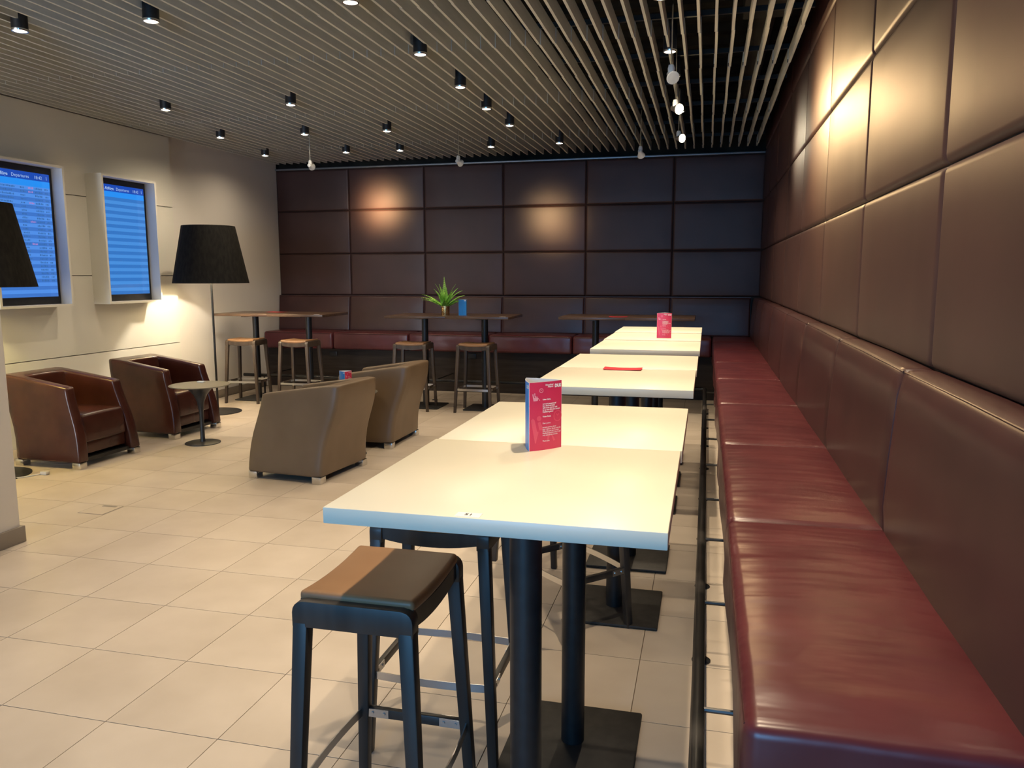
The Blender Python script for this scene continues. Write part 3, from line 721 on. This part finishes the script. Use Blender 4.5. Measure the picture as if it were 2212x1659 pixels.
# ================================================================== floor lamps
def floor_lamp(label, loc, energy, color, off=(0.0, 0.0)):
    t = thing('floor_lamp', label, 'lamp', loc, 0, 'black shaded floor lamps')
    MB().lathe([(0.0, 0.0), (0.262, 0.0), (0.262, 0.007), (0.250, 0.011), (0.03, 0.014), (0.0, 0.014)], 48).build('base_disc', black, t, smooth=True)
    MB().tube([(0, 0, 0.012), (0, 0, 1.70)], 0.0125, 12).build('pole', black, t, smooth=True)
    zb, zt, rb, rt_ = 1.480, 2.115, 0.412, 0.285
    sh = MB().lathe([(rb-0.004, zb), (rb, zb), (rt_, zt), (rt_-0.004, zt)], 64)
    sh.f = sh.f[:-2]; o_ = sh.build('shade', shade_m, t, smooth=True)
    li = MB().lathe([(rb-0.004, zb+0.001), (rt_-0.004, zt-0.006), (0.0, zt-0.006)], 64); li.f = li.f[:-2]; li.build('shade_lining', shade_in, o_, smooth=True)
    tp = MB().lathe([(0.0, zt-0.004), (rt_-0.003, zt-0.004), (rt_-0.003, zt-0.001), (0.0, zt-0.001)], 48).build('shade_top', shade_m, o_)
    MB().tube([(0.0, -(rb+0.0012), zb), (0, -(rt_+0.0012), zt)], 0.0016, 5).build('shade_seam', clipm, o_).rotation_euler = (0, 0, R(-30))
    MB().lathe([(0.0, 1.68), (0.018, 1.68), (0.020, 1.72), (0.032, 1.75), (0.030, 1.78), (0.0, 1.79)], 16).build('bulb', bulb, t, smooth=True)
    d = bpy.data.lights.new('lamp_light', 'POINT'); d.energy = energy; d.color = color; d.shadow_soft_size = 0.035
    q = bpy.data.objects.new('lamp_light', d); COL.objects.link(q); q.parent = t; q.location = (off[0], off[1], 1.82)
    return t
floor_lamp('tall black floor lamp in front of the white wall corner', (-5.455, 7.86, 0), 60, (1.0, 0.86, 0.66), (0.05, -0.13))
floor_lamp('black floor lamp cut by the left edge, before the left screen', (-5.43, 4.87, 0), 45, (1.0, 0.83, 0.36))
# loose cable with plug by the left lamp
cb_ = thing('power_cable', 'pale loose cable and plug beside the left lamp base', 'cable', (-5.12, 4.98, 0))
MB().tube([(-0.25, -0.30, 0.005), (-0.12, -0.22, 0.005), (-0.02, -0.10, 0.005), (0.03, 0.0, 0.006), (0.05, 0.05, 0.008), (0.02, 0.07, 0.010), (0.0, 0.03, 0.012), (0.04, 0.0, 0.014)], 0.005, 8).build('cord', cordm, cb_, smooth=True)
MB().box(0.03, 0.09, -0.01, 0.03, 0.001, 0.028).build('plug', cordm, cb_, bevel=0.006)

# ================================================================== departure screens
def departures(label, yn, yf, full, seedv):
    t = thing('departures_screen', label, 'screen', (0, 0, 0), 0, 'departures screens in white boxes')
    xf, xw = -5.855, XC+0.001; z0, z1 = 1.280, 2.575; th = 0.022; yi0, yi1 = yn+th, yf-th; xs = -5.975
    bx = MB()
    bx.box(xw, xf, yn, yi0, z0, z1); bx.box(xw, xf, yi1, yf, z0, z1); bx.box(xw, xf, yi0, yi1, z1-th, z1); bx.box(xw, xf, yi0, yi1, z0, z0+th); bx.box(xw, xw+0.01, yi0, yi1, z0, z1)
    bx.build('housing_box', clad, t)
    MB().box(xw+0.012, xs, yi0+0.004, yi1-0.004, z0+th+0.002, z1-th-0.002).build('bezel', clipm, t, bevel=0.003)
    sz0, sz1 = z0+th+0.070, z1-th-0.060; sy0, sy1 = yi0+0.034, yi1-0.034
    H = sz1-sz0; zh = sz1-0.062*H; zs = sz1-0.112*H
    nm = 'display_rows_full' if full else 'display_rows_empty'
    mt = screen_material(nm, (0.045, 0.17, 0.56) if full else (0.032, 0.17, 0.52), (0.075, 0.26, 0.76) if full else (0.06, 0.26, 0.68), 30 if full else 29, sz0, sz1, zh, zs)
    pn = MB().box(xs-0.001, xs+0.002, sy0, sy1, sz0, sz1).build('display', mt, t)
    def put(me, y, z, mat, name):
        me.transform(Matrix(((0, 0, 1, xs+0.0026), (1, 0, 0, y), (0, 1, 0, z), (0, 0, 0, 1)))); return link(name, me, mat, pn)
    W = sy1-sy0; hz = zh+0.016
    put(text_mesh('Abflüge', 0.041, bold=0.0008), sy0+0.17*W, hz, scr_txt, 'heading_text')
    put(text_mesh('Departures', 0.041), sy0+0.40*W, hz, scr_txt, 'heading_text')
    put(text_mesh('18:42', 0.041), sy0+0.75*W, hz, scr_txt, 'heading_text')
    put(text_mesh('1', 0.046), sy0+0.935*W, hz, scr_txt, 'heading_text')
    pk = MB().add([(xs+0.0026, sy0+0.045*W, zh+0.018), (xs+0.0026, sy0+0.115*W, zh+0.034), (xs+0.0026, sy0+0.045*W, zh+0.050), (xs+0.0026, sy0+0.065*W, zh+0.034)], [(0, 1, 3), (3, 1, 2)]).build('heading_symbol', scr_txt, pn)
    rnd = random.Random(seedv)
    if full:
        rows = 30; rh = (zs-sz0)/rows; dk = MB(); rd = MB()
        for k in range(26):
            z = zs-(k+0.5)*rh; q = rh*0.24
            def word(m_, a, ln):
                y = a
                while y < a+ln:
                    wl_ = min(rnd.uniform(0.008, 0.018), a+ln-y); hh = q*rnd.uniform(0.75, 1.1)
                    m_.add([(xs+0.0026, sy0+y*W, z-q), (xs+0.0026, sy0+(y+wl_)*W, z-q), (xs+0.0026, sy0+(y+wl_)*W, z-q+2*hh), (xs+0.0026, sy0+y*W, z-q+2*hh)], [(0, 1, 2, 3)]); y += wl_+0.008
            word(dk, 0.04, 0.10); word(dk, 0.17, rnd.uniform(0.14, 0.30)); word(dk, 0.52, rnd.uniform(0.06, 0.10))
            if k in (0, 1, 4, 9, 15): word(rd, 0.645, 0.08)
            word(dk, 0.75, 0.12); word(dk, 0.91, 0.05)
        dk.build('row_text', scr_ink, pn)['kind'] = 'stuff'; rd.build('row_text', scr_red, pn)['kind'] = 'stuff'
    return t
departures('left departures screen with flight rows, behind the lamp shade', 5.47, 6.275, True, 3)
departures('right departures screen with empty blue stripes', 6.745, 7.54, False, 4)

# ================================================================== floor hatch
fh = thing('floor_hatch', 'small square floor socket hatch set in the tiles', 'hatch', (-3.925, 4.298, 0.0))
MB().box(-0.0985, 0.0985, -0.0985, 0.0985, -0.010, 0.0012).build('hatch_frame', base_m, fh)
hm = MB().box(-0.093, 0.093, -0.093, 0.093, -0.008, 0.0022).mesh('lid'); link('hatch_lid', hm, tile, fh)
MB().box(-0.045, 0.060, 0.062, 0.086, 0.0, 0.0032).build('cable_slot', base_m, fh)

# ================================================================== cards, flyers, fern
def bow(t, b=0.0055): return 4*b*t*(1-t)
def tent_card(label, loc, rz, faces=('red', 'blue', 'blue'), width=0.106, height=0.183, detail=True):
    t = thing('tent_card', label, 'card', loc, rz, 'three sided tent cards')
    wdt = width; P = [Vector((-wdt/2, -wdt*0.2887)), Vector((wdt/2, -wdt*0.2887)), Vector((0, wdt*0.5774))]
    for k in range(3):
        a, b = P[k], P[(k+1) % 3]; d = (b-a).normalized(); nrm = Vector((d.y, -d.x)); N = 10; vs = []; fs = []
        for i in range(N+1):
            q = i/N; p = a+(b-a)*q+nrm*bow(q)
            pi = p-nrm*0.0006
            vs += [(p.x, p.y, 0), (p.x, p.y, height), (pi.x, pi.y, 0), (pi.x, pi.y, height)]
        for i in range(N):
            c = 4*i; fs += [(c, c+4, c+5, c+1), (c+2, c+3, c+7, c+6), (c+1, c+5, c+7, c+3), (c, c+2, c+6, c+4)]
        fs += [(0, 1, 3, 2), (4*N, 4*N+2, 4*N+3, 4*N+1)]
        me = MB().add(vs, fs).mesh('face', smooth=True)
        me.materials.append(cred if faces[k] == 'red' else cblue); me.materials.append(paper)
        for i, p_ in enumerate(me.polygons):
            cc = p_.center; 
            if (Vector((p_.normal.x, p_.normal.y))).dot(nrm) < 0.5: p_.material_index = 1
        fo = link('card_face', me, None, t)
        def put(me2, x, z, mat, name, lift=0.0004):
            for v in me2.vertices:
                q = max(0, min(1, (v.co.x+x)/wdt)); pt = a+(b-a)*q+nrm*(bow(q)+lift)
                v.co = (pt.x, pt.y, v.co.y+z)
            return link(name, me2, mat, fo)
        def poly(pts, name='p'):
            me2 = bpy.data.meshes.new(name); me2.from_pydata([(x, y, 0) for x, y in pts], [], [tuple(range(len(pts)))]); return me2
        def ring(cx_, cy_, r0, r1, n=20):
            vs_ = []; fs_ = []
            for i in range(n):
                an = 2*PI*i/n; vs_ += [(cx_+r0*math.cos(an), cy_+r0*math.sin(an), 0), (cx_+r1*math.cos(an), cy_+r1*math.sin(an), 0)]
                j = (i+1) % n; fs_.append((2*i, 2*i+1, 2*j+1, 2*j))
            me2 = bpy.data.meshes.new('ring'); me2.from_pydata(vs_, [], fs_); return me2
        def disc(cx_, cy_, r_, n=14): return poly([(cx_+r_*math.cos(2*PI*i/n), cy_+r_*math.sin(2*PI*i/n)) for i in range(n)])
        def pictogram(x, z, s, mat, lift):
            u = s
            put(poly([(-0.50*u, 0.55*u), (-0.41*u, 0.62*u), (-0.32*u, 0.55*u), (-0.20*u, 0.02*u), (-0.30*u, -0.50*u)][::-1]), x, z, mat, 'seat_symbol', lift)
            put(poly([(-0.20*u, 0.02*u), (0.45*u, 0.02*u), (0.52*u, -0.10*u), (0.38*u, -0.48*u), (-0.30*u, -0.50*u)][::-1]), x, z, mat, 'seat_symbol', lift)
            put(disc(-0.10*u, 0.60*u, 0.115*u), x, z, mat, 'head_symbol', lift)
            put(poly([(-0.17*u, 0.42*u), (-0.04*u, 0.46*u), (0.08*u, 0.20*u), (0.0, 0.07*u), (-0.08*u, 0.07*u)][::-1]), x, z, mat, 'body_symbol', lift); put(poly([(0.08*u, 0.20*u), (0.40*u, 0.16*u), (0.42*u, 0.07*u), (0.0, 0.07*u)][::-1]), x, z, mat, 'arm_symbol', lift)
            put(poly([(0.50*u, -0.06*u), (0.60*u, -0.14*u), (0.80*u, -0.46*u), (0.68*u, -0.48*u)]), x, z, mat, 'leg_symbol', lift)
        if faces[k] == 'red':
            W = wdt
            put(text_mesh('DUS', 0.0118, 'RIGHT', bold=0.00075), 0.965*W, height-0.0165, paper, 'logo_text')
            put(text_mesh('Düsseldorf\nAirport', 0.0058, 'RIGHT', bold=0.0002, spacing=0.85), 0.70*W, height-0.0105, paper, 'logo_text')
            pictogram(0.165*W, height-0.041, 0.0175, crose, 0.0004)
            put(ring(0, 0, 0.0046, 0.0062), 0.335*W, height-0.0225, crose, 'clock_symbol'); put(poly([(-0.0028, 0.0022), (0, -0.0006), (0.0028, 0.0022), (0.0020, 0.0028), (0, 0.0010), (-0.0020, 0.0028)]), 0.335*W, height-0.0225, crose, 'clock_symbol')
            pictogram(0.33*W, 0.050, 0.060, cpink, 0.0002)
            put(ring(0, 0, 0.0125, 0.0152, 28), 0.86*W, 0.088, cpink, 'clock_symbol', 0.0002); put(poly([(-0.006, 0.005), (0, -0.001), (0.006, 0.005), (0.004, 0.0065), (0, 0.0025), (-0.004, 0.0065)]), 0.86*W, 0.088, cpink, 'clock_symbol', 0.0002)
            if detail:
                s_ = 0.00525; x = 0.375*W
                for body, z, bd in [('Liebe Gäste,', 0.1345, 0.00016), ('wir sind gespannt auf\nIhre Meinung! Jetzt\nQR-Code scannen und\nin nur drei Minuten anonym\nFeedback geben!', 0.1225, 0.00016), ('Vielen Dank.', 0.0885, 0.00016),
                                    ('Dear guests,', 0.0705, 0.00004), ('we are curious about\nyour opinion. Simply scan the\nQR-code and give us your\nfeedback anonymously. It will\nonly take three minutes.', 0.0595, 0.00004), ('Thank you.', 0.0225, 0.00004)]:
                    put(text_mesh(body, s_, bold=bd, spacing=1.02), x, z, paper, 'message_text')
        else:
            if detail:
                put(poly([(0.07*wdt, 0.02), (0.55*wdt, 0.02), (0.55*wdt, 0.078), (0.07*wdt, 0.078)]), 0, 0, cdblue, 'dark_block', 0.0002)
                put(text_mesh('DUS', 0.0118, 'RIGHT', bold=0.00075), 0.965*wdt, height-0.0165, paper, 'logo_text')
    return t
import math as _m
tent_card('large red tent card with blue side on the nearest white tables', (-0.429, 2.034, 1.1003), R(47))
tent_card('small red tent card standing on the far white tables', (-0.298, 5.878, 1.1022), R(4), ('red', 'blue', 'blue'))
tent_card('blue tent card beside the fern on a dark table', (-2.730, 8.71, 1.1022), R(-16), ('blue', 'blue', 'red'))
tent_card('half hidden blue and red tent card between the taupe armchairs', (-3.035, 6.215, 0.5562), R(82), ('red', 'blue', 'blue'))
def flyer(x, y, z, rz, label, wx=0.187, wy=0.105):
    n = 6; mb = MB(); vs = []; fs = []
    for i in range(n+1):
        for j in range(2):
            xx = -wx/2+wx*i/n; yy = -wy/2+wy*j; zz = 0.0008+0.0035*abs(2*i/n-1)**3
            vs += [(xx, yy, zz), (xx, yy, zz+0.0007)]
    for i in range(n):
        c = 4*i; fs += [(c, c+4, c+6, c+2), (c+1, c+3, c+7, c+5), (c, c+1, c+5, c+4), (c+2, c+6, c+7, c+3)]
    fs += [(0, 2, 3, 1), (4*n, 4*n+1, 4*n+3, 4*n+2)]
    o_ = mb.add(vs, fs).build('paper_flyer', flyer_m); o_.location = (x, y, z); o_.rotation_euler = (0, 0, rz)
    tag(o_, label, 'flyer', 'red flyers lying on tables')
flyer(-0.391, 3.862, 1.1012, R(1), 'red flyer lying flat on the second white table pair')
flyer(-0.945, 8.72, 1.1022, R(3), 'red flyer on the dark table behind the white ones', 0.20, 0.14)
flyer(-5.31, 9.0, 1.1022, R(-6), 'red flyer on the dark table by the white wall', 0.24, 0.15)

pf = thing('potted_fern', 'green fern in hammered gold pot on a dark table', 'plant', (-2.962, 8.73, 1.1022))
MB().lathe([(0.0, 0.0), (0.046, 0.0), (0.048, 0.004), (0.050, 0.108), (0.048, 0.110), (0.045, 0.106), (0.044, 0.095), (0.0, 0.095)], 32).build('pot', gold, pf, smooth=True)
MB().lathe([(0.0, 0.094), (0.044, 0.094), (0.044, 0.099), (0.0, 0.100)], 20).build('soil', soil, pf)
rnd = random.Random(11)
FRD = [(R(180), 1.22, 0.275), (R(205), 1.25, 0.24), (R(165), 0.75, 0.225), (R(-90), 0.06, 0.30), (R(-60), 0.35, 0.20), (R(10), 0.95, 0.24), (R(-10), 1.28, 0.25), (R(35), 0.70, 0.23), (R(-35), 0.85, 0.19), (R(-130), 0.7, 0.19), (R(-100), 0.9, 0.16), (R(120), 0.6, 0.2), (R(75), 0.8, 0.2), (R(-150), 1.1, 0.2), (R(-75), 1.1, 0.17), (R(-120), 0.35, 0.24), (R(0), 0.5, 0.25), (R(185), 0.45, 0.25), (R(-20), 1.1, 0.27), (R(195), 1.05, 0.26)]
for az, tilt, L in FRD:
    L *= 1.18
    mb = MB(); pts = []; N = 15; p = Vector((0.012*math.cos(az), 0.012*math.sin(az), 0.098)); ang = tilt*(0.35 if tilt < 1 else 0.72)
    for i in range(N+1):
        pts.append(p.copy()); p = p+Vector((math.cos(az)*math.sin(ang), math.sin(az)*math.sin(ang), math.cos(ang)))*(L/N); ang += tilt*(1.05 if tilt < 1 else 0.62)/N + (0.02 if i > 9 else 0)
    side = Vector((-math.sin(az), math.cos(az), 0))
    mb.tube(pts, [0.0022*(1-0.8*i/N) for i in range(N+1)], 5)
    for i in range(1, N):
        d = (pts[i+1]-pts[i]).normalized(); ln = 0.044*math.sin(PI*min(1, (i/N)*0.8+0.22))*(1.25-i/N)+0.004
        for sd in (-1, 1):
            sv = (side*sd*0.78+Vector((0, 0, -0.5))*(0.25+abs(d.x)+abs(d.y))/1.25).normalized()
            tip = pts[i]+sv*ln+d*ln*0.35; wv = d*0.0095; nn = d.cross(side*sd).normalized()*0.003
            mb.add([pts[i]-wv*0.5, pts[i]+sv*ln*0.5+d*ln*0.1-wv*0.6+nn, tip, pts[i]+sv*ln*0.5+d*ln*0.35+wv*0.7+nn, pts[i]+wv], [(0, 1, 2), (0, 2, 3, 4)])
    mb.build('frond', leaf, pf)
